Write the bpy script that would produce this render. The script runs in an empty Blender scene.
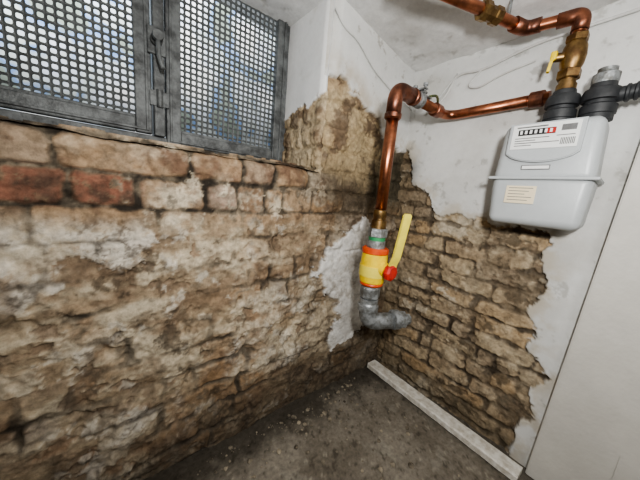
import bpy, bmesh, math, random
import numpy as np
from mathutils import Vector, Matrix, Quaternion
random.seed(4)
# ------------------------------------------------------------------ helpers
def link(o):
    bpy.context.scene.collection.objects.link(o); return o
def empty(name, loc=(0,0,0)):
    e=bpy.data.objects.new(name,None); e.location=loc; e.empty_display_size=0.05
    return link(e)
def par(o,p):
    o.parent=p
    o.matrix_parent_inverse=Matrix.Translation(-Vector(p.location))
    return o
def mesh_obj(name,verts,faces,mat=None,smooth=False,parent=None):
    m=bpy.data.meshes.new(name); m.from_pydata([tuple(v) for v in verts],[],faces); m.update()
    if smooth: m.polygons.foreach_set("use_smooth",[True]*len(m.polygons))
    o=bpy.data.objects.new(name,m); link(o)
    if mat: m.materials.append(mat)
    if parent: par(o,parent)
    return o
def bm_obj(name,bm,mat=None,smooth=False,parent=None):
    m=bpy.data.meshes.new(name); bm.normal_update(); bm.to_mesh(m); bm.free()
    if smooth: m.polygons.foreach_set("use_smooth",[True]*len(m.polygons))
    o=bpy.data.objects.new(name,m); link(o)
    if mat: m.materials.append(mat)
    if parent: par(o,parent)
    return o
def box(name,lo,hi,mat,bev=0.0,parent=None,seg=2,smooth=False):
    bm=bmesh.new(); bmesh.ops.create_cube(bm,size=1)
    lo=Vector(lo);hi=Vector(hi)
    for v in bm.verts: v.co=Vector([(lo[i]+hi[i])/2+v.co[i]*(hi[i]-lo[i]) for i in range(3)])
    if bev>0: bmesh.ops.bevel(bm,geom=bm.edges[:],offset=bev,segments=seg,affect='EDGES',profile=0.5)
    return bm_obj(name,bm,mat,smooth,parent)
def sweep(name,pts,rad,mat,seg=20,parent=None,smooth=True,flat=None):
    pts=[Vector(p) for p in pts]; n=len(pts)
    if not hasattr(rad,'__len__'): rad=[rad]*n
    tang=[]
    for i in range(n):
        a=pts[max(i-1,0)];b=pts[min(i+1,n-1)]
        t=(b-a)
        tang.append(t.normalized() if t.length>1e-9 else (tang[-1] if tang else Vector((0,0,1))))
    ref=Vector((0,0,1)) if abs(tang[0].z)<0.9 else Vector((1,0,0))
    u=(ref-tang[0]*ref.dot(tang[0])).normalized()
    verts=[];faces=[]
    for i in range(n):
        if i>0:
            q=tang[i-1].rotation_difference(tang[i]); u=q@u
            u=(u-tang[i]*u.dot(tang[i])).normalized()
        w=tang[i].cross(u)
        for k in range(seg):
            a=2*math.pi*k/seg
            verts.append(pts[i]+(u*math.cos(a)+w*math.sin(a))*rad[i])
    for i in range(n-1):
        for k in range(seg):
            k2=(k+1)%seg
            faces.append((i*seg+k,i*seg+k2,(i+1)*seg+k2,(i+1)*seg+k))
    faces.append(tuple(range(seg-1,-1,-1))); faces.append(tuple((n-1)*seg+k for k in range(seg)))
    o=mesh_obj(name,verts,faces,mat,smooth,parent)
    o.data.polygons[-1].use_smooth=False;o.data.polygons[-2].use_smooth=False
    return o
def rounded(pts,r,n=8):
    pts=[Vector(p) for p in pts]; out=[pts[0]]
    for i in range(1,len(pts)-1):
        a,b,c=pts[i-1],pts[i],pts[i+1]
        rr=min(r,(a-b).length*.49,(c-b).length*.49)
        p=b+(a-b).normalized()*rr; q=b+(c-b).normalized()*rr
        for k in range(n+1):
            t=k/n; out.append(p*(1-t)**2+b*2*t*(1-t)+q*t*t)
    out.append(pts[-1]); return out
def lathe(name,p,axis,prof,mat,seg=28,parent=None,smooth=False,rot=0):
    p=Vector(p);ax=Vector(axis).normalized()
    ref=Vector((0,0,1)) if abs(ax.z)<0.9 else Vector((1,0,0))
    u=(ref-ax*ref.dot(ax)).normalized();w=ax.cross(u)
    verts=[];faces=[]
    for (t,r) in prof:
        for k in range(seg):
            a=2*math.pi*k/seg+rot
            verts.append(p+ax*t+(u*math.cos(a)+w*math.sin(a))*r)
    n=len(prof)
    for i in range(n-1):
        for k in range(seg):
            k2=(k+1)%seg
            faces.append((i*seg+k,i*seg+k2,(i+1)*seg+k2,(i+1)*seg+k))
    faces.append(tuple(range(seg-1,-1,-1))); faces.append(tuple((n-1)*seg+k for k in range(seg)))
    o=mesh_obj(name,verts,faces,mat,False,parent)
    if seg>10:
        o.data.polygons.foreach_set("use_smooth",[True]*len(o.data.polygons))
        try:
            o.data.set_sharp_from_angle(angle=math.radians(35))
        except Exception: pass
    return o
# ------------------------------------------------------------------ materials
def nd(nt,t,**kw):
    n=nt.nodes.new(t)
    for k,v in kw.items(): setattr(n,k,v)
    return n
def mat_simple(name,col,rough=.5,metal=0,noise=None,amt=.3,nscale=30,bump=0,bscale=80,col2=None):
    m=bpy.data.materials.new(name); m.use_nodes=True; nt=m.node_tree
    b=nt.nodes['Principled BSDF']; b.inputs['Roughness'].default_value=rough; b.inputs['Metallic'].default_value=metal
    tc=nd(nt,'ShaderNodeTexCoord')
    n=nd(nt,'ShaderNodeTexNoise'); n.inputs['Scale'].default_value=nscale; n.inputs['Detail'].default_value=6; n.inputs['Roughness'].default_value=.65
    nt.links.new(tc.outputs['Object'],n.inputs['Vector'])
    cr=nd(nt,'ShaderNodeValToRGB'); c2=col2 or tuple(c*(1-amt) for c in col)
    cr.color_ramp.elements[0].position=.38;cr.color_ramp.elements[1].position=.62
    cr.color_ramp.elements[0].color=(*c2,1);cr.color_ramp.elements[1].color=(*col,1)
    nt.links.new(n.outputs['Fac'],cr.inputs['Fac']); nt.links.new(cr.outputs['Color'],b.inputs['Base Color'])
    if bump:
        n2=nd(nt,'ShaderNodeTexNoise'); n2.inputs['Scale'].default_value=bscale; n2.inputs['Detail'].default_value=5
        nt.links.new(tc.outputs['Object'],n2.inputs['Vector'])
        bp=nd(nt,'ShaderNodeBump'); bp.inputs['Strength'].default_value=bump; bp.inputs['Distance'].default_value=.01
        nt.links.new(n2.outputs['Fac'],bp.inputs['Height']); nt.links.new(bp.outputs['Normal'],b.inputs['Normal'])
    return m
def mat_attr(name,rough=.9,var=.35,bump=.5,bd=.006,scale=48):
    # colour attribute "Col": rgb albedo, alpha = surface roughness amount (1 masonry, 0 smooth render)
    m=bpy.data.materials.new(name); m.use_nodes=True; nt=m.node_tree
    b=nt.nodes['Principled BSDF']; b.inputs['Roughness'].default_value=rough
    b.inputs['Specular IOR Level'].default_value=.25
    at=nd(nt,'ShaderNodeAttribute'); at.attribute_name='Col'
    tc=nd(nt,'ShaderNodeTexCoord')
    n=nd(nt,'ShaderNodeTexNoise'); n.inputs['Scale'].default_value=scale; n.inputs['Detail'].default_value=9; n.inputs['Roughness'].default_value=.66; n.inputs['Distortion'].default_value=.2
    nt.links.new(tc.outputs['Object'],n.inputs['Vector'])
    mr=nd(nt,'ShaderNodeMapRange'); mr.inputs['From Min'].default_value=.3;mr.inputs['From Max'].default_value=.7
    mr.inputs['To Min'].default_value=-var;mr.inputs['To Max'].default_value=var;mr.clamp=False
    nt.links.new(n.outputs['Fac'],mr.inputs['Value'])
    rg=nd(nt,'ShaderNodeMapRange'); rg.inputs['To Min'].default_value=.12;rg.inputs['To Max'].default_value=1
    nt.links.new(at.outputs['Alpha'],rg.inputs['Value'])
    mu=nd(nt,'ShaderNodeMath',operation='MULTIPLY_ADD');mu.inputs[2].default_value=1
    nt.links.new(mr.outputs['Result'],mu.inputs[0]);nt.links.new(rg.outputs['Result'],mu.inputs[1])
    vm=nd(nt,'ShaderNodeVectorMath',operation='SCALE')
    nt.links.new(at.outputs['Color'],vm.inputs[0]); nt.links.new(mu.outputs[0],vm.inputs['Scale'])
    nt.links.new(vm.outputs[0],b.inputs['Base Color'])
    bp=nd(nt,'ShaderNodeBump'); bp.inputs['Distance'].default_value=bd
    bs=nd(nt,'ShaderNodeMath',operation='MULTIPLY');bs.inputs[1].default_value=bump
    nt.links.new(rg.outputs['Result'],bs.inputs[0]);nt.links.new(bs.outputs[0],bp.inputs['Strength'])
    nt.links.new(n.outputs['Fac'],bp.inputs['Height']); nt.links.new(bp.outputs['Normal'],b.inputs['Normal'])
    return m
M_brick=mat_attr('weathered_brick',.85,.38,.6,.009,38)
M_plast=mat_attr('old_plaster',.85,.08,.35,.004)
M_floor=mat_attr('concrete_floor',.7,.30,.5,.004)
M_cop=mat_simple('copper',(.55,.22,.12),.33,1,nscale=14,col2=(.24,.10,.06))
M_cop2=mat_simple('copper_fitting',(.36,.15,.09),.4,1,nscale=20,col2=(.15,.07,.05))
M_brass=mat_simple('brass',(.32,.21,.09),.42,1,nscale=25,col2=(.15,.09,.045))
M_galv=mat_simple('galvanized_iron',(.36,.38,.39),.5,.6,nscale=35,col2=(.15,.15,.14),bump=.3)
M_yel=mat_simple('yellow_paint',(.85,.62,.02),.4,0,nscale=30,col2=(.7,.48,.02))
M_yel2=mat_simple('yellow_plastic',(.78,.66,.10),.4,0,nscale=30,amt=.1)
M_red=mat_simple('red_paint',(.55,.03,.02),.4,0,nscale=30,col2=(.35,.02,.015))
M_org=mat_simple('orange_red_paint',(.65,.10,.02),.4,0,nscale=30,col2=(.5,.05,.015))
M_grn=mat_simple('green_ring',(.05,.3,.12),.5)
M_blk=mat_simple('black_rubber',(.02,.022,.024),.5,0,nscale=30,col2=(.035,.037,.04))
M_met=mat_simple('meter_paint',(.47,.495,.505),.4,.05,nscale=8,amt=.08,bump=.05,bscale=150)
M_label=mat_simple('label_white',(.78,.79,.77),.5,0,nscale=10,amt=.05)
M_cream=mat_simple('label_cream',(.76,.66,.47),.6,0,nscale=10,amt=.05)
M_ink=mat_simple('ink_black',(.02,.02,.02),.4,0)
M_ink2=mat_simple('ink_grey',(.18,.18,.18),.5,0)
M_digit=mat_simple('digit_white',(.8,.8,.8),.4,0,amt=.02)
M_frame=mat_simple('window_steel',(.17,.18,.18),.55,.2,nscale=18,col2=(.065,.068,.068),bump=.3)
M_plate=mat_simple('perforated_steel',(.13,.14,.14),.5,.2,nscale=20,amt=.4)
M_white=mat_simple('white_wood_paint',(.62,.60,.55),.6,0,nscale=5,amt=.1,bump=.15,bscale=60)
M_plank=mat_simple('plank_paint',(.78,.76,.70),.6,0,nscale=26,col2=(.52,.48,.41),bump=.25)
M_cable=mat_simple('cable_white',(.62,.62,.6),.5,0,amt=.1)
M_cableg=mat_simple('cable_green_yellow',(.16,.16,.05),.5,0,nscale=60,col2=(.02,.04,.02))
# ------------------------------------------------------------------ noise
def h2(ix,iy,seed):
    with np.errstate(over='ignore'):
        a=(ix.astype(np.int64)&0xffffffff).astype(np.uint32);b=(iy.astype(np.int64)&0xffffffff).astype(np.uint32)
        h=a*np.uint32(374761393)+b*np.uint32(668265263)+np.uint32((seed*2654435761)&0xffffffff)
        h=(h^(h>>np.uint32(13)))*np.uint32(1274126177)
        h=h^(h>>np.uint32(16)); h=h*np.uint32(2246822519); h=h^(h>>np.uint32(15))
    return (h&np.uint32(0xffff)).astype(np.float64)/65535.
def vn(x,y,seed=0):
    ix=np.floor(x);iy=np.floor(y);fx=x-ix;fy=y-iy
    fx=fx*fx*(3-2*fx);fy=fy*fy*(3-2*fy)
    a=h2(ix,iy,seed);b=h2(ix+1,iy,seed);c=h2(ix,iy+1,seed);d=h2(ix+1,iy+1,seed)
    return (a*(1-fx)+b*fx)*(1-fy)+(c*(1-fx)+d*fx)*fy
def fbm(x,y,s,seed=0,oct=5,g=.55):
    v=0;a=1;t=0
    for o in range(oct):
        ca,sa=math.cos(.6*o+.3),math.sin(.6*o+.3)
        v=v+a*vn((x*ca-y*sa)*s+17.3*o,(x*sa+y*ca)*s+9.1*o,seed+o*13);t+=a;a*=g;s*=2.03
    return (v/t-.5)*2
def ss(a,b,x):
    t=np.clip((x-a)/(b-a),0,1);return t*t*(3-2*t)
def sdpoly(U,V,P):
    d=np.full(U.shape,1e9);ins=np.zeros(U.shape,bool);n=len(P)
    for i in range(n):
        x0,y0=P[i];x1,y1=P[(i+1)%n]
        ex,ey=x1-x0,y1-y0;L=ex*ex+ey*ey+1e-12
        t=np.clip(((U-x0)*ex+(V-y0)*ey)/L,0,1)
        d=np.minimum(d,np.hypot(U-x0-t*ex,V-y0-t*ey))
        c=((y0>V)!=(y1>V))&(U<(x1-x0)*(V-y0)/((y1-y0)+1e-12)+x0)
        ins^=c
    return np.where(ins,d,-d)   # positive inside
def bricks(U,V,H,wmin,wmax,seed,m=.012,custom={},z0=0,warp=.02,jitter=.012):
    Uw=U+warp*fbm(U,V,6,seed+1,3);Vw=V-z0+warp*.7*fbm(U,V,4,seed+2,3)
    row=np.floor(Vw/H).astype(int);fv=Vw-row*H
    mask=np.zeros(U.shape);rid=np.zeros(U.shape)
    for r in range(row.min(),row.max()+1):
        sel=row==r
        if not sel.any(): continue
        rs=random.Random(seed*100+r)
        if r in custom: E=list(custom[r])
        else:
            E=[-3.2+rs.random()*.2]
            while E[-1]<1.2: E.append(E[-1]+rs.choice([wmin,wmax])*(.75+.5*rs.random()))
        E=np.array(E);u=Uw[sel];i=np.clip(np.searchsorted(E,u)-1,0,len(E)-2)
        du=np.minimum(u-E[i],E[i+1]-u);dv=np.minimum(fv[sel],H-fv[sel])
        rr=.026;qx=np.maximum(rr-du,0);qy=np.maximum(rr-dv,0)
        dd=rr-np.hypot(qx,qy);dd=np.where((du>rr)&(dv>rr),np.minimum(du,dv),dd)
        mask[sel]=dd
        rid[sel]=h2(i,np.full(i.shape,r),seed+5)
    jit=jitter*fbm(U,V,18,seed+9,4,.65)
    return ss(m*.2,m*1.2,mask+jit-(rid-.5)*.006),rid
def mix(a,b,t):
    t=np.clip(t,0,1)[...,None];return a*(1-t)+b*t
def C(r,g,b): return np.array([r,g,b])
def full(c,U): return np.broadcast_to(c,U.shape+(3,)).copy()
def sheet(name,P,col,keep,mat,rgh=None):
    n,m=P.shape[:2]
    idx=np.arange(n*m).reshape(n,m)
    q=np.stack([idx[:-1,:-1],idx[1:,:-1],idx[1:,1:],idx[:-1,1:]],-1)[keep]
    used=np.zeros(n*m,bool);used[q.ravel()]=True
    rem=np.cumsum(used)-1
    q=rem[q];co=P.reshape(-1,3)[used];cc=col.reshape(-1,3)[used]
    me=bpy.data.meshes.new(name)
    me.vertices.add(len(co));me.vertices.foreach_set('co',co.astype(np.float32).ravel())
    me.loops.add(q.size);me.loops.foreach_set('vertex_index',q.astype(np.int32).ravel())
    me.polygons.add(len(q));me.polygons.foreach_set('loop_start',np.arange(0,q.size,4,dtype=np.int32))
    try: me.polygons.foreach_set('loop_total',np.full(len(q),4,np.int32))
    except Exception: pass
    me.update(calc_edges=True);me.validate()
    me.polygons.foreach_set('use_smooth',np.ones(len(me.polygons),bool))
    at=me.attributes.new('Col','FLOAT_COLOR','POINT')
    c4=np.ones((len(co),4),np.float32);c4[:,:3]=np.clip(cc,0.002,.95)
    if rgh is not None: c4[:,3]=np.clip(rgh.reshape(-1)[used],0,1)
    at.data.foreach_set('color',c4.ravel())
    me.materials.append(mat)
    o=bpy.data.objects.new(name,me);return link(o)
# ------------------------------------------------------------------ WALL LEFT (y=0)
st=.0048
XP=-.69; ZS=1.325
blk=C(.030,.024,.018)
def brick_color(U,V,rid,mask,seed):
    n1=fbm(U,V,5,seed,5,.6);n2=fbm(U,V,10,seed+3,5,.65);n3=fbm(U,V,26,seed+7,5,.7);n4=fbm(U,V,2.2,seed+8,3)
    tan=C(.31,.225,.145);ochre=C(.29,.18,.095);cream=C(.54,.47,.36);brown=C(.12,.076,.048);grey=C(.26,.235,.195)
    col=full(tan,U)
    col=mix(col,ochre,ss(.3,.6,rid)*.7)
    col=mix(col,grey,ss(.7,.85,rid)*.8)
    col=mix(col,brown*1.4,ss(.12,.02,rid)*.7)
    col=mix(col,cream,ss(0,.4,n1+n3*.6)*.8)
    col=mix(col,brown,ss(.0,.4,n2+n3*.5-n4*.3)*.8)
    mort=mix(full(C(.22,.18,.13),U),blk,ss(-.4,.2,n2))  # dirty mortar, darkened further in colour to stand in for joint shadows
    col=mix(mort,col,mask)
    col=mix(col,cream*1.12,ss(.25,.40,n3*.6+n1*.7)*.7)
    col=mix(col,blk,ss(.22,.5,n3*.9-n2*.7)*.65)
    return col,(n1,n2,n3,n4)
def flakes(U,V,seed):
    a=fbm(U*.85,V*1.15,6,seed,6,.58)
    b=fbm(U*.9,V*1.15,9,seed+31,6,.58)
    return a,b
def wall_left():
    us=np.arange(-2.7,0.02,st);vs=np.arange(-.02,2.2,st)
    U,V=np.meshgrid(us,vs,indexing='ij')
    H=.111
    z0=1.212-H*11
    custom={11:[-3,-2.2,-1.9,-1.625,-1.27,-1.08,-.93,-.75,-.5,-.25,.2],10:[-3,-2.3,-2.0,-1.80,-1.60,-1.432,-1.23,-1.096,-.97,-.886,-.72,-.5,-.3,.2]}
    mask,rid=bricks(U,V,H,.13,.27,3,.012,custom,z0,.024)
    n4=fbm(U,V,2.6,55,4);n5=fbm(U,V,8,56,5,.65);ns=fbm(U*.6,V*1.4,7,57,5,.65)
    low=ss(1.10,1.0,V+.03*n5)
    smear=ss(-.7,.05,n4+.9*n5)*low
    mk=mask*(1-smear)+smear*(.82+.18*mask)
    col,(n1,n2,n3,_)=brick_color(U,V,rid,mk,21)
    red=C(.20,.072,.048)
    row2=ss(1.092,1.104,V)*ss(1.22,1.208,V)
    leftred=row2*mask*(ss(-1.40,-1.45,U)+.45*ss(-1.23,-1.22,U)*ss(-1.09,-1.10,U))
    col=mix(col,mix(full(red,U),C(.07,.04,.03),ss(-.2,.3,n2)),leftred*(1-ss(.05,.28,n3+n1*.3))*.8)
    row1=ss(1.21,1.22,V)*mask*ss(-.7,-.9,U)
    col=mix(col,mix(full(C(.35,.25,.16),U),C(.17,.10,.065),ss(-.2,.35,n2)),row1*.6)
    rc=mix(full(C(.33,.26,.175),U),C(.52,.45,.335),ss(-.1,.3,ns+.3*n3))
    rc=mix(rc,C(.19,.13,.085),ss(.05,.45,-ns+.5*n2)*.7)
    fa,fb=flakes(U,V,140)
    isl=ss(.15,.19,fa)*low
    hol=ss(.22,.29,fb)*(1-isl)*low
    ic=mix(full(C(.54,.48,.375),U),C(.68,.64,.56),ss(-.1,.3,n2));ic=mix(ic,C(.36,.275,.185),ss(.1,.4,n3-.3*n1)*.75)
    hc=mix(full(C(.16,.11,.075),U),C(.24,.145,.085),ss(-.1,.3,n1));hc=mix(hc,blk,ss(.0,.35,n3)*.7)
    rc=mix(rc,ic,isl*.8);rc=mix(rc,hc,hol*.75)
    # soft dark mottling
    rc=mix(rc,C(.12,.085,.055),ss(.05,.4,fbm(U,V,12,161,5,.65))*.6)
    rc=mix(rc,C(.62,.58,.50),ss(.22,.38,fbm(U,V,14,163,5,.65))*.6)
    crk=ss(.025,.0,np.abs(fbm(U*.8,V*1.2,5,150,5,.6)))*low*ss(0,.3,n2+.1)
    rc=mix(rc,blk,crk*.5)
    rc=mix(rc,blk,ss(.32,.5,n2*.7-n3*.6-.3*n1)*.65)
    col=mix(col,rc,smear*.85)
    col=mix(col,blk*1.6,(1-mask)*low*ss(.3,-.2,n5)*.6)  # joint shade painted into the colour along with dirt
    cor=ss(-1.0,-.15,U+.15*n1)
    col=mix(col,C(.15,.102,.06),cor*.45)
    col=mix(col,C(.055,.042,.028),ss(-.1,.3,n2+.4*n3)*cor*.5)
    mould=ss(.13,-.08,np.hypot((U+.12)*.55,(V-1.36)*.8)-.16+.11*n2)
    col=mix(col,C(.04,.035,.022),mould*.9)
    mould2=ss(.1,-.05,np.hypot((U+.5)*.7,(V-1.27))-.13+.12*n2)
    col=mix(col,C(.06,.043,.026),mould2*.75)
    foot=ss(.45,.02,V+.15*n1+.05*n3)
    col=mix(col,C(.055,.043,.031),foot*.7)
    och=ss(.2,-.05,np.hypot((U+.45)*.7,V-1.56)-.16+.1*n2)
    col=mix(col,mix(full(C(.45,.35,.21),U),C(.17,.12,.075),ss(-.05,.25,n2+.5*n3)),och*.7)
    PB=[(-.75,1.78),(-.68,1.745),(-.62,1.77),(-.56,1.72),(-.47,1.71),(-.40,1.66),(-.30,1.65),(-.26,1.57),(-.19,1.54),(.1,1.50),(.1,3),(-.9,3)]
    sd=sdpoly(U,V,PB)+.06*fbm(U,V,9,70,6,.7)
    pl=ss(-.004,.006,sd)
    WP=[(-.66,.80),(-.52,.92),(-.40,1.04),(-.30,1.12),(-.24,1.0),(-.27,.7),(-.20,.42),(-.20,.33),(-.34,.28),(-.50,.25),(-.48,.45),(-.46,.58),(-.58,.66)]
    sd2=sdpoly(U,V,WP)+.09*fbm(U,V,10,71,6,.7)
    pl2=ss(-.004,.008,sd2)
    n7=fbm(U,V,3.5,72,5)
    pcol=mix(full(C(.66,.665,.65),U),C(.48,.465,.43),ss(-.1,.4,n7)*.6)
    pcol=mix(pcol,C(.42,.34,.23),ss(.14,.0,sd)*.6*ss(-.3,.3,n2))
    pcol=mix(pcol,C(.28,.25,.20),ss(.36,.55,fbm(U,V,20,73,5,.65))*.6)
    p2c=mix(full(C(.62,.61,.585),U),C(.30,.27,.23),ss(-.05,.35,n3*.7+.6*n1)*.7)
    col=mix(col,pcol,pl);col=mix(col,p2c,pl2*.92)
    hgt=.014*mk*(.4+.6*rid)+.024*fbm(U,V,4,80,4)+.012*n2+.007*n3-.012
    hgt+=.008*ns*low+(.006*isl-.010*hol-.006*crk)*smear
    hgt-=.018*ss(.25,.6,fbm(U,V,9,81,4))
    ph=.012+.009*fbm(U,V,2.5,82,3)+.0015*fbm(U,V,14,83,3)
    hgt=hgt*(1-pl)+ph*pl; hgt=hgt*(1-pl2)+(hgt*.5+.012)*pl2
    up=ss(ZS-.04,ZS+.02,V)
    hgt-= .022*ss(XP+.05,XP,U)*up
    sill=ss(XP-.02,XP+.02,U)
    hgt-= .03*ss(ZS-.045,ZS+.02,V)*(1-sill)
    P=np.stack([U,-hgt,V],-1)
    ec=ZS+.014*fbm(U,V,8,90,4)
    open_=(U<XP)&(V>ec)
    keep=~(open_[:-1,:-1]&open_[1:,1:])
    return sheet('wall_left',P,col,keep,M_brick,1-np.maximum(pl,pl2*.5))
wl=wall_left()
def reveal():
    ys=np.arange(-.004,.47,st);zs=np.arange(1.2,2.2,st)
    A,V=np.meshgrid(ys,zs,indexing='ij')
    mask,rid=bricks(A+.3,V,.111,.12,.2,9,.013,{},1.212-.111*11)
    col,(n1,n2,n3,_)=brick_color(A+1.7,V,rid,mask,133)
    col=mix(col,mix(full(C(.46,.37,.24),A),C(.17,.12,.075),ss(-.05,.3,n2+.4*n3)),ss(-.4,.3,n1+.3)*.7)
    sd=V-(1.70-.35*np.clip(A,0,.45)) +.08*fbm(A,V,8,75,6,.7)
    pl=ss(-.004,.008,sd)
    pc=mix(full(C(.80,.80,.79),A),C(.55,.53,.48),ss(.1,.5,fbm(A,V,6,76,4))*.6)
    col=mix(col,pc,pl)
    h=(.01*mask+.014*n2+.008*n3)*(1-pl)+pl*(.010+.005*fbm(A,V,4,77,3))
    h=h-.018*ss(.05,0,A)
    P=np.stack([XP-h,A+.012*ss(.03,-.004,A),V],-1)
    o=sheet('window_reveal',P,col,np.ones((P.shape[0]-1,P.shape[1]-1),bool),M_brick,1-pl);par(o,wl)
    us=np.arange(-2.7,XP+.03,.01);ys=np.arange(-.0,.47,.01)
    U,A=np.meshgrid(us,ys,indexing='ij')
    n=fbm(U,A,9,44,4)
    col=mix(full(C(.18,.13,.085),U),C(.05,.04,.03),ss(-.2,.4,n))
    P=np.stack([U,A+.01,ZS-.012+.03*ss(0,.3,A)+.012*n],-1)
    o=sheet('window_sill',P,col,np.ones((P.shape[0]-1,P.shape[1]-1),bool),M_brick);par(o,wl)
reveal()
# ------------------------------------------------------------------ WALL RIGHT (x=0)
def wall_right():
    us=np.arange(-2.4,.03,st);vs=np.arange(-.02,2.2,st)
    U,V=np.meshgrid(us,vs,indexing='ij')
    mask,rid=bricks(U,V,.090,.11,.25,14,.013,{},.02,.030,.020)
    n8=fbm(U,V,6,64,5,.65);nsm=fbm(U*.7,V*1.4,8,65,5,.65)
    sm=ss(-.05,.4,n8)
    mk=mask*(1-sm)+sm*(.55+.45*mask)
    col,(n1,n2,n3,n4)=brick_color(U,V,rid,mk,61)
    base=mix(full(C(.46,.375,.25),U),C(.30,.235,.16),rid)
    base=mix(base,C(.42,.30,.17),ss(.6,.8,np.mod(rid*7,1)))
    col=mix(col,base,mk*.7)
    col=mix(col,mix(full(C(.48,.41,.30),U),C(.24,.185,.125),ss(-.1,.35,nsm)),sm*.55)
    fa,fb=flakes(U,V,240)
    isl=ss(.24,.28,fa);hol=ss(.28,.34,fb)*(1-isl)
    col=mix(col,mix(full(C(.56,.50,.395),U),C(.42,.34,.225),ss(-.1,.3,n2)),isl*.7)
    col=mix(col,mix(full(C(.15,.11,.075),U),blk,ss(-.1,.3,n3)),hol*.65)
    col=mix(col,C(.085,.065,.045),(1-mask)*.62*(1-sm*.5))  # mortar darkened: dirt plus joint shadow put into the colour
    col=mix(col,C(.17,.13,.085),ss(.05,.35,fbm(U,V,13,261,5,.65))*.5)
    col=mix(col,blk,ss(.28,.5,n2*.6-n3*.8)*.5)
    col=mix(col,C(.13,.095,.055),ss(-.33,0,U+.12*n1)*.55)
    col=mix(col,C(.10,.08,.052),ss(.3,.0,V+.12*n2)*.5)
    PB=[(.1,1.58),(-.04,1.52),(-.08,1.40),(-.09,1.30),(-.16,1.285),(-.21,1.25),(-.235,1.18),(-.30,1.135),(-.38,1.16),(-.45,1.14),(-.52,1.16),(-.6,1.125),(-.70,1.135),(-.79,1.11),(-.795,1.0),(-.845,.87),(-.80,.74),(-.84,.66),(-.82,.58),(-.91,.47),(-.87,.38),(-.90,.27),(-.86,.15),(-.86,-.1),(.1,-.1)]
    sd=-sdpoly(U,V,PB)+.05*fbm(U,V,10,95,6,.7)
    pl=ss(-.004,.006,sd)
    n=fbm(U,V,3,96,5)
    pc=mix(full(C(.66,.665,.65),U),C(.50,.49,.46),ss(-.2,.4,n)*.7)
    pc=mix(pc,C(.45,.39,.29),ss(.12,.0,sd)*.65*ss(-.3,.2,n2))
    pc=mix(pc,C(.30,.29,.26),ss(.33,.55,fbm(U,V,18,97,5,.65))*.5)
    pc=mix(pc,C(.07,.06,.042),ss(.16,0,np.hypot(U*1.1,(V-1.38)*.8)-.02+.08*n2)*.9)
    col=mix(col,pc,pl)
    h=(.017*mk*(.5+.5*rid)+.014*n1+.008*n2+.005*n3-.017+.004*isl-.007*hol)*(1-pl)+pl*(.012+.009*fbm(U,V,2.5,98,3)+.0015*fbm(U,V,14,99,3))
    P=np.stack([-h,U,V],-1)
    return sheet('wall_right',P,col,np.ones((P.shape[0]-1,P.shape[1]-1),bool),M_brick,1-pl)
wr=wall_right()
# ------------------------------------------------------------------ floor / ceiling / rear walls
def floor():
    us=np.arange(-2.7,.02,.009);vs=np.arange(-2.4,.02,.009)
    U,V=np.meshgrid(us,vs,indexing='ij')
    n=fbm(U,V,3,101,5);n2=fbm(U,V,12,102,5,.65);n3=fbm(U,V,42,103,3,.7)
    col=mix(full(C(.25,.225,.185),U),C(.155,.135,.107),ss(-.3,.4,n+.3*n2))
    col=mix(col,C(.31,.29,.245),ss(.15,.5,n2)*.5)
    col=mix(col,C(.06,.052,.04),ss(.3,.5,n3)*.7)
    col=mix(col,C(.40,.37,.30),ss(.42,.58,-n3)*.5)
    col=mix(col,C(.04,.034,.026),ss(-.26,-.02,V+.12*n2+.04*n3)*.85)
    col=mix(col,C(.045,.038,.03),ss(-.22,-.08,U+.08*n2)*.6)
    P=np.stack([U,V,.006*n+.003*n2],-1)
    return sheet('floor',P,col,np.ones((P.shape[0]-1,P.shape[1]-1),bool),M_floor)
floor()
def ceil():
    us=np.arange(-2.7,.04,.012);vs=np.arange(-2.4,.5,.012)
    U,V=np.meshgrid(us,vs,indexing='ij')
    n=fbm(U,V,3,111,5);n2=fbm(U,V,12,112,5,.65)
    col=mix(full(C(.72,.72,.71),U),C(.54,.53,.51),ss(-.2,.5,n))
    col=mix(col,C(.30,.29,.26),ss(.28,.5,n2)*.55)
    z=1.995+.10*ss(0,.9,-U)+.014*n+.007*n2
    P=np.stack([U,V,z],-1)
    return sheet('ceiling',P,col,np.ones((P.shape[0]-1,P.shape[1]-1),bool),M_plast)
ceil()
M_rear=mat_simple('rear_plaster',(.45,.44,.41),.9,0,nscale=4,amt=.25,bump=.3)
box('wall_near',(-2.75,-2.5,0),(.0,-2.4,2.15),M_rear)
box('wall_side',(-2.8,-2.4,0),(-2.7,.5,2.15),M_rear)
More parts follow.
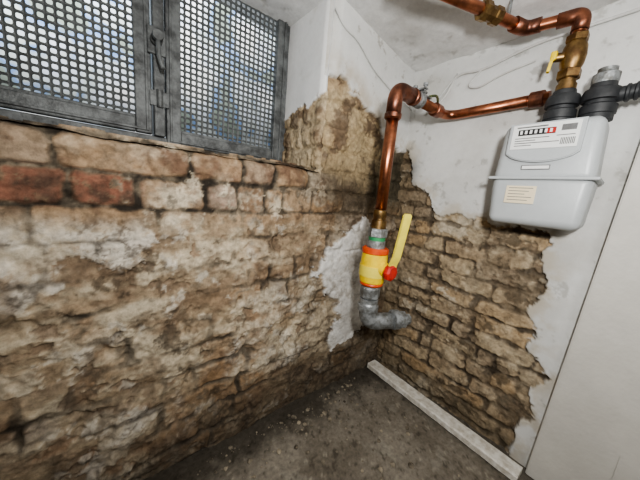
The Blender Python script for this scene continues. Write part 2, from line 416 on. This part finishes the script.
# ------------------------------------------------------------------ WINDOW
win=empty('window_1',(-1.3,.4,1.7))
ZT=2.16
def fr(n,x0,x1,z0,z1,y0,y1,m=M_frame,b=.004): box(n,(x0,y0,z0),(x1,y1,z1),m,b,win)
fr('frame_bottom',-2.7,XP+.02,1.335,1.385,.36,.44)
fr('frame_right',-.725,-.68,1.335,ZT,.355,.44)
fr('frame_mullion',-1.345,-1.305,1.385,ZT,.335,.44)
def sash(k,x0,x1,zb):
    w=.058
    fr(f'sash{k}_left',x0,x0+w,zb,ZT,.35,.39); fr(f'sash{k}_right',x1-w,x1,zb,ZT,.35,.39)
    fr(f'sash{k}_bottom',x0+w,x1-w,zb,zb+w,.352,.39)
    fr(f'sash{k}_bead_b',x0+w,x1-w,zb+w,zb+w+.012,.365,.39,b=.002)
    fr(f'sash{k}_lip_l',x0+.012,x0+.022,zb+.01,ZT,.342,.352,b=.002)
    fr(f'sash{k}_lip_r',x1-.022,x1-.012,zb+.01,ZT,.342,.352,b=.002)
    fr(f'sash{k}_lip_b',x0+.022,x1-.022,zb+.01,zb+.02,.342,.352,b=.002)
    X0,X1,Z0,Z1=x0+w-.005,x1-w+.005,zb+w,ZT
    p=.0250;nx=int(round((X1-X0)/p));nz=int(round((Z1-Z0)/p));px=(X1-X0)/nx;pz=(Z1-Z0)/nz
    V=[];F=[];hx=.0082;ch=.0034
    inner=[(hx,-hx+ch),(hx,hx-ch),(hx-ch,hx),(-hx+ch,hx),(-hx,hx-ch),(-hx,-hx+ch),(-hx+ch,-hx),(hx-ch,-hx)]
    for i in range(nx):
        for j in range(nz):
            cx=X0+(i+.5)*px;cz=Z0+(j+.5)*pz;b=len(V)
            for (c,s) in inner: V.append((cx+c,.376,cz+s))
            for (c,s) in inner: V.append((cx+c,.380,cz+s))
            for (c,s) in ((px/2,-pz/2),(px/2,pz/2),(-px/2,pz/2),(-px/2,-pz/2)): V.append((cx+c,.378,cz+s))
            o=b+16
            F+= [(b,b+1,o+1,o),(b+1,b+2,o+1),(b+2,b+3,o+2,o+1),(b+3,b+4,o+2),(b+4,b+5,o+3,o+2),(b+5,b+6,o+3),(b+6,b+7,o,o+3),(b+7,b,o)]
            for q in range(8): F.append((b+q,b+8+q,b+8+(q+1)%8,b+(q+1)%8))
    mesh_obj(f'sash{k}_mesh_grille',V,F,M_plate,False,win)
sash(1,-2.2,-1.352,1.39)
sash(2,-1.298,-.715,1.36)
box('latch_plate',(-1.365,.325,1.70),(-1.30,.342,1.80),M_frame,.004,win)
lathe('latch_knob',(-1.335,.33,1.75),(0,-1,0),[(0,.022),(.02,.022),(.026,.014),(.045,.014),(.05,.02),(.065,.018)],M_frame,20,win)
sweep('latch_lever',rounded([(-1.335,.275,1.75),(-1.335,.27,1.68),(-1.32,.26,1.63)],.02),.009,M_frame,10,win)
for z in (1.5,1.95):
    lathe('hinge',(-1.325,.33,z),(0,0,1),[(0,.012),(.07,.012)],M_frame,14,win)
    box('hinge_leaf',(-1.36,.333,z+.005),(-1.29,.341,z+.065),M_frame,.002,win)
mb=bpy.data.materials.new('garden_backdrop');mb.use_nodes=True;nt=mb.node_tree
for n in list(nt.nodes): nt.nodes.remove(n)
out=nd(nt,'ShaderNodeOutputMaterial');em=nd(nt,'ShaderNodeEmission')
tc=nd(nt,'ShaderNodeTexCoord');no=nd(nt,'ShaderNodeTexNoise');no.inputs['Scale'].default_value=4.0;no.inputs['Detail'].default_value=3
nt.links.new(tc.outputs['Object'],no.inputs['Vector'])
cr=nd(nt,'ShaderNodeValToRGB');e=cr.color_ramp.elements
e[0].position=.30;e[0].color=(.32,.36,.34,1);e[1].position=.60;e[1].color=(1.3,1.32,1.32,1)
for p,c in ((.40,(.42,.50,.43,1)),(.445,(.32,.52,.95,1)),(.48,(.80,.88,.84,1)),(.54,(.95,1.05,1.2,1))):
    k=e.new(p);k.color=c
sp=nd(nt,'ShaderNodeSeparateXYZ');nt.links.new(tc.outputs['Object'],sp.inputs[0])
mr=nd(nt,'ShaderNodeMapRange');mr.inputs['From Min'].default_value=1.55;mr.inputs['From Max'].default_value=2.3;mr.inputs['To Min'].default_value=.55;mr.inputs['To Max'].default_value=4.0
nt.links.new(sp.outputs['Z'],mr.inputs['Value'])
mx=nd(nt,'ShaderNodeMapRange');mx.inputs['From Min'].default_value=-1.9;mx.inputs['From Max'].default_value=-.7;mx.inputs['To Min'].default_value=1.3;mx.inputs['To Max'].default_value=.42
nt.links.new(sp.outputs['X'],mx.inputs['Value'])
mm=nd(nt,'ShaderNodeMath',operation='MULTIPLY');nt.links.new(mr.outputs['Result'],mm.inputs[0]);nt.links.new(mx.outputs['Result'],mm.inputs[1])
nt.links.new(no.outputs['Fac'],cr.inputs['Fac']);nt.links.new(cr.outputs['Color'],em.inputs['Color']);nt.links.new(mm.outputs[0],em.inputs['Strength']);nt.links.new(em.outputs[0],out.inputs[0])
mesh_obj('garden_backdrop',[(-3.2,.75,1.2),(.1,.75,1.2),(.1,.75,2.6),(-3.2,.75,2.6)],[(0,1,2,3)],mb)
# ------------------------------------------------------------------ COPPER GAS PIPE
PX,PY=-.54,-.285
R=.026
gp=empty('copper_gas_pipe',(PX,PY,1.4))
sweep('riser',[(PX,PY,1.155),(PX,PY,1.60)],R,M_cop,24,gp)
sweep('elbow_top',rounded([(PX,PY,1.56),(PX,PY,1.672),(PX+.13,PY,1.672)],.075,10),R+.006,M_cop2,24,gp)
for (p,a) in (((PX,PY,1.545),(0,0,1)),((PX+.115,PY,1.672),(1,0,0))):
    lathe('elbow_collar',p,a,[(0,R+.004),(.006,R+.01),(.022,R+.01),(.028,R+.004)],M_cop2,24,gp)
sweep('run_to_wall',rounded([(PX+.1,PY,1.672),(-.075,PY,1.672),(-.075,-.71,1.68)],.07,8),R-.003,M_cop,24,gp)
lathe('coupling',(-.075,-.64,1.679),(0,-1,0),[(0,R),(.004,R+.006),(.05,R+.006),(.054,R)],M_cop2,24,gp)
lathe('joint_collar',(-.22,PY,1.672),(1,0,0),[(0,R),(.004,R+.006),(.05,R+.006),(.054,R)],M_cop2,24,gp)
lathe('earth_clamp_band',(-.38,PY,1.672),(1,0,0),[(0,R+.003),(.002,R+.008),(.03,R+.008),(.032,R+.003)],M_galv,24,gp)
box('earth_clamp_ear',(-.378,PY-.035,1.695),(-.352,PY+.035,1.704),M_galv,.002,gp)
box('earth_clamp_ear_top',(-.378,PY-.035,1.712),(-.352,PY+.035,1.720),M_galv,.002,gp)
for s in (-.026,.026):
    lathe('earth_clamp_screw',(-.365,PY+s,1.685),(0,0,1),[(0,.006),(.045,.006),(.045,.011),(.055,.011)],M_galv,10,gp)
box('earth_clamp_tag',(-.352,PY-.012,1.70),(-.27,PY+.012,1.706),M_galv,.002,gp)
sweep('earth_wire',rounded([(-.28,PY,1.712),(-.22,PY-.01,1.735),(-.15,PY+.02,1.70),(-.10,PY+.05,1.72),(-.03,PY+.06,1.70)],.05),.006,M_cableg,8,gp)
# ------------------------------------------------------------------ MAIN SHUT-OFF VALVE
sv=empty('gas_shutoff_valve',(PX,PY,.9))
lathe('brass_adapter',(PX,PY,1.065),(0,0,1),[(0,.034),(.04,.034),(.042,.029),(.055,.029),(.060,.031),(.085,.031),(.088,.027)],M_brass,24,sv)
lathe('adapter_nut',(PX,PY,1.025),(0,0,1),[(0,.040),(.004,.045),(.038,.045),(.042,.040)],M_galv,6,sv)
lathe('green_ring',(PX,PY,1.01),(0,0,1),[(0,.038),(.016,.040)],M_grn,24,sv)
lathe('valve_neck',(PX,PY,.965),(0,0,1),[(0,.043),(.045,.041)],M_galv,24,sv)
lathe('red_band',(PX,PY,.948),(0,0,1),[(0,.060),(.004,.063),(.022,.063),(.028,.055)],M_org,28,sv)
lathe('valve_body',(PX,PY,.80),(0,0,1),[(0,.046),(.01,.058),(.03,.062),(.07,.064),(.11,.062),(.148,.060)],M_yel,28,sv)
lathe('red_band_low',(PX,PY,.79),(0,0,1),[(0,.044),(.004,.054),(.010,.056),(.016,.054)],M_org,28,sv)
lathe('valve_stem',(PX,PY-.05,.885),(0,-1,0),[(0,.034),(.02,.032),(.022,.022),(.05,.020)],M_yel,20,sv)
lathe('red_cap',(PX,PY-.085,.880),(0,-1,0),[(0,.028),(.004,.040),(.022,.040),(.03,.030)],M_red,8,sv)
lathe('body_label',(PX,PY,.84),(0,0,1),[(0,.0655),(.05,.0655)],M_yel2,28,sv)
def lever(name,pts,w,t,mat,parent,side):
    V=[];F=[];side=Vector(side).normalized();pts=[Vector(p) for p in pts];n=len(pts)
    for i,p in enumerate(pts):
        tg=(pts[min(i+1,n-1)]-pts[max(i-1,0)]).normalized();nn=tg.cross(side).normalized()
        ww=w if i<n-1 else w*.6
        for a,b in ((-1,-1),(1,-1),(1,1),(-1,1)): V.append(p+side*ww*a+nn*t*b)
    for i in range(n-1):
        for k in range(4): F.append((i*4+k,i*4+(k+1)%4,i*4+4+(k+1)%4,i*4+4+k))
    F.append((3,2,1,0));F.append(tuple(n*4-4+k for k in range(4)))
    return mesh_obj(name,V,F,mat,False,parent)
lever('lever_handle',rounded([(PX,PY-.100,.855),(PX,PY-.104,.915),(PX,PY-.118,.95),(PX,PY-.142,1.135),(PX,PY-.142,1.150)],.012,4),.020,.0055,M_yel2,sv,(1,-.25,0))
ge=empty('galvanized_elbow_fitting',(PX,PY,.65))
lathe('union_nut',(PX,PY,.725),(0,0,1),[(0,.042),(.006,.048),(.05,.048),(.06,.042)],M_galv,8,ge)
lathe('union_ring',(PX,PY,.70),(0,0,1),[(0,.04),(.003,.045),(.02,.045),(.022,.04)],M_galv,28,ge)
d=Vector((.90,-.43,0)).normalized()
b0=Vector((PX,PY,.60))
sweep('elbow_body',rounded([(PX,PY,.71),(PX,PY,.595),b0+d*.17+Vector((0,0,-.005))],.09,12),.041,M_galv,26,ge)
lathe('elbow_rim',b0+d*.14,d,[(0,.042),(.004,.050),(.035,.050),(.04,.043)],M_galv,28,ge)
lathe('end_plug',b0+d*.18,d,[(0,.044),(.03,.044),(.034,.03),(.06,.028)],M_galv,8,ge)
lathe('elbow_collar',(PX,PY,.655),(0,0,1),[(0,.042),(.004,.050),(.03,.050),(.034,.042)],M_galv,28,ge)
# ------------------------------------------------------------------ GAS METER
gm=empty('gas_meter',(-.13,-.76,1.35))
def rbox(name,x0,x1,y0,y1,z0,z1,bev,top=0,mat=M_met):
    bm=bmesh.new();bmesh.ops.create_cube(bm,size=1)
    for v in bm.verts:
        sx=v.co.x;sy=v.co.y;sz=v.co.z
        v.co=Vector(((x0+x1)/2+sx*(x1-x0),(y0+y1)/2+sy*(y1-y0),(z0+z1)/2+sz*(z1-z0)))
        if top and ((sz>0)==(top>0)): v.co.y+= -sy*abs(top)*2; v.co.x+= (-sx*abs(top)*1.2)
    bmesh.ops.bevel(bm,geom=bm.edges[:],offset=bev,segments=6,affect='EDGES',profile=.5)
    o=bm_obj(name,bm,mat,True,gm);return o
rbox('upper_shell',-.215,-.055,-.918,-.603,1.325,1.552,.030,.012)
rbox('lower_shell',-.215,-.055,-.918,-.603,1.148,1.345,.030,-.010)
box('seam_flange',(-.226,-.929,1.330),(-.045,-.592,1.342),M_met,.004,gm)
def shield(name,x0,x1,y0,y1,z0,z1,zc_,mat):
    pts=[(y0,z1),(y1,z1)]
    for k in range(13):
        t=k/12; y=y1+(y0-y1)*t; pts.append((y,zc_-(zc_-z0)*math.sin(math.pi*t)**.6))
    n=len(pts);V=[(x0,p[0],p[1]) for p in pts]+[(x1,p[0],p[1]) for p in pts]
    F=[tuple(range(n)),tuple(range(2*n-1,n-1,-1))]+[(i,i+n,(i+1)%n+n,(i+1)%n) for i in range(n)]
    o=mesh_obj(name,V,F,mat,False,gm)
    bm=bmesh.new();bm.from_mesh(o.data);bmesh.ops.recalc_face_normals(bm,faces=bm.faces[:]);bmesh.ops.bevel(bm,geom=[e for e in bm.edges if abs(e.verts[0].co.x-x0)<1e-5 and abs(e.verts[1].co.x-x0)<1e-5],offset=.004,segments=2,affect='EDGES');bm.to_mesh(o.data);bm.free()
shield('index_housing',-.230,-.20,-.862,-.640,1.395,1.542,1.43,M_met)
box('index_plate',(-.2325,-.85,1.445),(-.229,-.652,1.536),M_label,.001,gm)
box('index_window',(-.234,-.785,1.496),(-.232,-.672,1.518),M_ink,.0005,gm)
box('index_window_red',(-.2344,-.785,1.498),(-.2322,-.758,1.516),M_red,.0005,gm)
for i in range(7):
    y=-.676-i*.0150
    box('digit',(-.2350,y-.0095,1.501),(-.2338,y-.002,1.514),M_digit,.0,gm)
for i,(a,b) in enumerate(((.665,.77),(.665,.73),(.665,.80),(.665,.72))):
    box('print_line',(-.2333,-b,1.484-i*.009),(-.2324,-a,1.487-i*.009),M_ink2,0,gm)
box('print_heading',(-.2333,-.76,1.524),(-.2324,-.665,1.529),M_ink2,0,gm)
for i in range(9):
    box('barcode_bar',(-.2333,-.842+i*.0045,1.455),(-.2324,-.8400+i*.0045,1.478),M_ink,0,gm)
box('print_line_b',(-.2333,-.84,1.486),(-.2324,-.79,1.489),M_ink2,0,gm)
box('print_block',(-.2333,-.84,1.503),(-.2324,-.80,1.524),M_ink2,0,gm)
box('brand_strip',(-.2168,-.79,1.368),(-.2145,-.70,1.386),M_ink2,.001,gm)
box('brand_strip_label',(-.2175,-.787,1.371),(-.2150,-.703,1.383),M_label,.001,gm)
box('approval_sticker',(-.2165,-.765,1.235),(-.2146,-.665,1.305),M_cream,.001,gm)
for i in range(5):
    box('sticker_print',(-.2172,-.755+.012*(i%3),1.295-i*.012),(-.2163,-.675,1.2975-i*.012),M_ink2,0,gm)
for n,y in (('inlet',-.765),('outlet',-.868)):
    lathe(n+'_union',(-.135,y,1.545),(0,0,1),[(0,.045),(.02,.045),(.022,.049),(.05,.049),(.056,.041),(.066,.041),(.068,.051),(.095,.051),(.105,.047),(.11,.036),(.125,.034)],M_blk,32,gm)
lathe('outlet_cap',(-.135,-.868,1.67),(0,0,1),[(0,.034),(.008,.036),(.03,.036),(.036,.026),(.05,.026)],M_galv,24,gm)
sweep('outlet_hose',rounded([(-.135,-.868,1.625),(-.135,-.96,1.63),(-.14,-1.1,1.66),(-.14,-1.4,1.72)],.06),.024,M_blk,18,gm)
for i in range(5):
    lathe('hose_rib',(-.135,-.925-i*.02,1.628+i*.002),(0,-1,0),[(0,.025),(.003,.029),(.009,.029),(.012,.025)],M_blk,18,gm)
# ------------------------------------------------------------------ BRASS BALL VALVE + upper copper pipe
vx,vy=-.135,-.765
bv=empty('brass_ball_valve',(vx,vy,1.8))
lathe('valve_tail',(vx,vy,1.672),(0,0,1),[(0,.031),(.02,.031),(.022,.026),(.05,.026)],M_brass,24,bv)
lathe('valve_nut_low',(vx,vy,1.71),(0,0,1),[(0,.034),(.004,.037),(.03,.037),(.034,.032)],M_brass,6,bv)
lathe('valve_body',(vx,vy,1.74),(0,0,1),[(0,.028),(.02,.035),(.05,.038),(.08,.035),(.10,.027)],M_brass,28,bv)
lathe('valve_nut_top',(vx,vy,1.835),(0,0,1),[(0,.030),(.004,.034),(.025,.034),(.029,.028)],M_brass,6,bv)
lathe('valve_stem',(vx-.02,vy+.025,1.79),(-.3,.9,0),[(0,.015),(.03,.015)],M_brass,16,bv)
lever('yellow_handle',[(vx-.03,vy+.050,1.80),(vx-.033,vy+.057,1.77),(vx-.036,vy+.059,1.74)],.015,.005,M_yel,bv,(1,.3,0))
box('yellow_handle_hub',(vx-.047,vy+.040,1.778),(vx-.013,vy+.060,1.810),M_yel,.006,bv)
up=empty('copper_ceiling_pipe',(-.15,-.66,1.94))
zc=1.93
sweep('pipe',rounded([(vx,vy,1.865),(vx,vy,zc),(-.17,-.60,zc),(-.36,-.52,zc+.01),(-.72,-.37,zc+.02)],.045,8),.020,M_cop,22,up)
sweep('elbow',rounded([(vx,vy,1.875),(vx,vy,zc),(vx-.01,vy+.07,zc)],.05,8),.026,M_cop2,22,up)
sweep('bend_fitting',rounded([(-.165,-.65,zc),(-.17,-.60,zc),(-.23,-.575,zc+.003)],.04,8),.026,M_cop2,22,up)
dd=Vector((-.19,.08,.01)).normalized()
lathe('brass_joint',Vector((-.30,-.545,zc+.006)),dd,[(0,.022),(.004,.031),(.03,.031),(.034,.026),(.06,.026),(.062,.033),(.09,.033),(.094,.022)],M_brass,8,up)
lathe('ceiling_clip',(-.26,-.562,zc),(0,0,1),[(-.0,.006),(.09,.006)],M_galv,10,up)
lathe('ceiling_stub',(-.45,-.48,zc+.02),(0,0,1),[(0,.012),(.1,.012)],M_brass,12,up)
# ------------------------------------------------------------------ cables
cb=empty('electrical_cable',(-.3,-.1,1.8))
sweep('cable_on_pier',rounded([(-.69,-.01,2.02),(-.64,-.022,1.96),(-.55,-.022,1.95),(-.4,-.022,1.86),(-.2,-.022,1.80),(-.03,-.03,1.76)],.05),.0035,M_cable,8,cb)
sweep('cable_loop',rounded([(-.02,-.12,1.72),(-.03,-.2,1.80),(-.03,-.28,1.90),(-.03,-.4,1.88),(-.03,-.6,1.93),(-.03,-.9,1.94)],.08),.0055,M_cable,8,cb)
sweep('cable_drop',rounded([(-.03,-.28,1.9),(-.035,-.24,1.80),(-.05,-.20,1.745),(-.05,-.22,1.73)],.04),.005,M_cable,8,cb)
sweep('cable_tail',rounded([(-.03,-.4,1.885),(-.03,-.34,1.82),(-.03,-.40,1.80),(-.03,-.5,1.84),(-.03,-.62,1.86)],.05),.0045,M_cable,8,cb)
# ------------------------------------------------------------------ DOOR PANEL (right)
dr=empty('door_1',(-.03,-1.2,1))
def slab(n,y0b,y1b,x0,x1,z0,z1,sl,mat,bev=.004):
    bm=bmesh.new();bmesh.ops.create_cube(bm,size=1)
    for v in bm.verts:
        z=z0 if v.co.z<0 else z1
        y=(y0b if v.co.y<0 else y1b)-sl*z
        v.co=Vector((x0 if v.co.x<0 else x1,y,z))
    bmesh.ops.bevel(bm,geom=bm.edges[:],offset=bev,segments=2,affect='EDGES')
    return bm_obj(n,bm,mat,False,dr)
slab('door_casing',-1.155,-.935,-.055,-.012,.0,1.96,.036,M_white)
slab('door_leaf',-1.95,-1.163,-.050,-.012,.01,1.95,.0,M_white)
slab('door_rail',-1.85,-1.27,-.058,-.045,.8,.9,.0,M_white)
# ------------------------------------------------------------------ PLANK ON FLOOR
def plank():
    a=Vector((-.085,-.03,0));b=Vector((-.115,-.925,0));dr_=(b-a).normalized();s=Vector((-dr_.y,dr_.x,0))
    bm=bmesh.new();n=24;rings=[]
    for i in range(n+1):
        p=a.lerp(b,i/n);w=.042+.0015*math.sin(i*2.1)
        rings.append([bm.verts.new(p+s*w*sx+Vector((0,0,z))) for sx,z in ((-1,.008),(1,.008),(1,.036),(.85,.042),(-.85,.042),(-1,.036))])
    for i in range(n):
        for k in range(6): bm.faces.new((rings[i][k],rings[i][(k+1)%6],rings[i+1][(k+1)%6],rings[i+1][k]))
    bm.faces.new(rings[0]);bm.faces.new(rings[-1][::-1])
    bmesh.ops.recalc_face_normals(bm,faces=bm.faces[:])
    return bm_obj('wooden_plank',bm,M_plank)
plank()
def lump(bm,c,r,sq,rnd):
    g=bmesh.ops.create_icosphere(bm,subdivisions=1,radius=r)
    for v in g['verts']:
        k=1+.5*(rnd.random()-.5); v.co=Vector((v.co.x*k,v.co.y*k*sq[1],v.co.z*k*sq[2]))+Vector(c)
rn=random.Random(8)
bm=bmesh.new()
for i in range(520):
    if i<300: c=(-2.2+1.95*rn.random(),-.05-abs(rn.gauss(0,.08)),.005)
    else: c=(-1.3+1.05*rn.random(),-1.0+.93*rn.random(),.005)
    lump(bm,c,.002+.012*rn.random()**3,(1,1,.6),rn)
M_deb=mat_simple('rubble',(.36,.31,.23),.9,0,nscale=12,col2=(.06,.05,.037))
bm_obj('plaster_debris',bm,M_deb,False)
# ------------------------------------------------------------------ CAMERA
f=255.;th=math.radians(10.2);r=math.radians(5.2);a=math.radians(50.2)
D=Vector((-math.sin(r)*math.cos(th),math.cos(r)*math.cos(th),math.sin(th)))
Rh=Vector((math.cos(r),math.sin(r),0));F=Vector((math.sin(r)*math.sin(th),-math.cos(r)*math.sin(th),math.cos(th)))
X=F*math.cos(a)+Rh*math.sin(a);Y=F*math.sin(a)-Rh*math.cos(a)
rt=Vector((X.x,Y.x,-D.x));upv=-Vector((X.y,Y.y,-D.y));bk=-Vector((X.z,Y.z,-D.z))
M=Matrix(((rt.x,upv.x,bk.x,-1.5058),(rt.y,upv.y,bk.y,-1.0278),(rt.z,upv.z,bk.z,1.2),(0,0,0,1)))
cam=bpy.data.cameras.new('camera');co=bpy.data.objects.new('camera',cam);link(co)
cam.sensor_width=36;cam.lens=f/640*36;cam.clip_start=.02;co.matrix_world=M
bpy.context.scene.camera=co
# ------------------------------------------------------------------ LIGHTS
def area(n,loc,tgt,size,pw,col):
    l=bpy.data.lights.new(n,'AREA');l.size=size;l.energy=pw;l.color=col
    o=bpy.data.objects.new(n,l);link(o);o.location=loc
    o.rotation_euler=(Vector(tgt)-Vector(loc)).to_track_quat('-Z','Y').to_euler();return o
area('torch_light',(-1.45,-1.22,1.48),(-.42,-.3,1.35),.12,22,(1,.985,.96))
area('cellar_lamp',(-1.3,-1.9,1.95),(-.7,-.5,1.35),.6,9,(1,.975,.94))
w=bpy.data.worlds.new('world');bpy.context.scene.world=w;w.use_nodes=True
w.node_tree.nodes['Background'].inputs[0].default_value=(.5,.6,.75,1);w.node_tree.nodes['Background'].inputs[1].default_value=.4
bpy.context.scene.view_settings.view_transform='AgX'
bpy.context.scene.view_settings.look='AgX - Medium High Contrast'
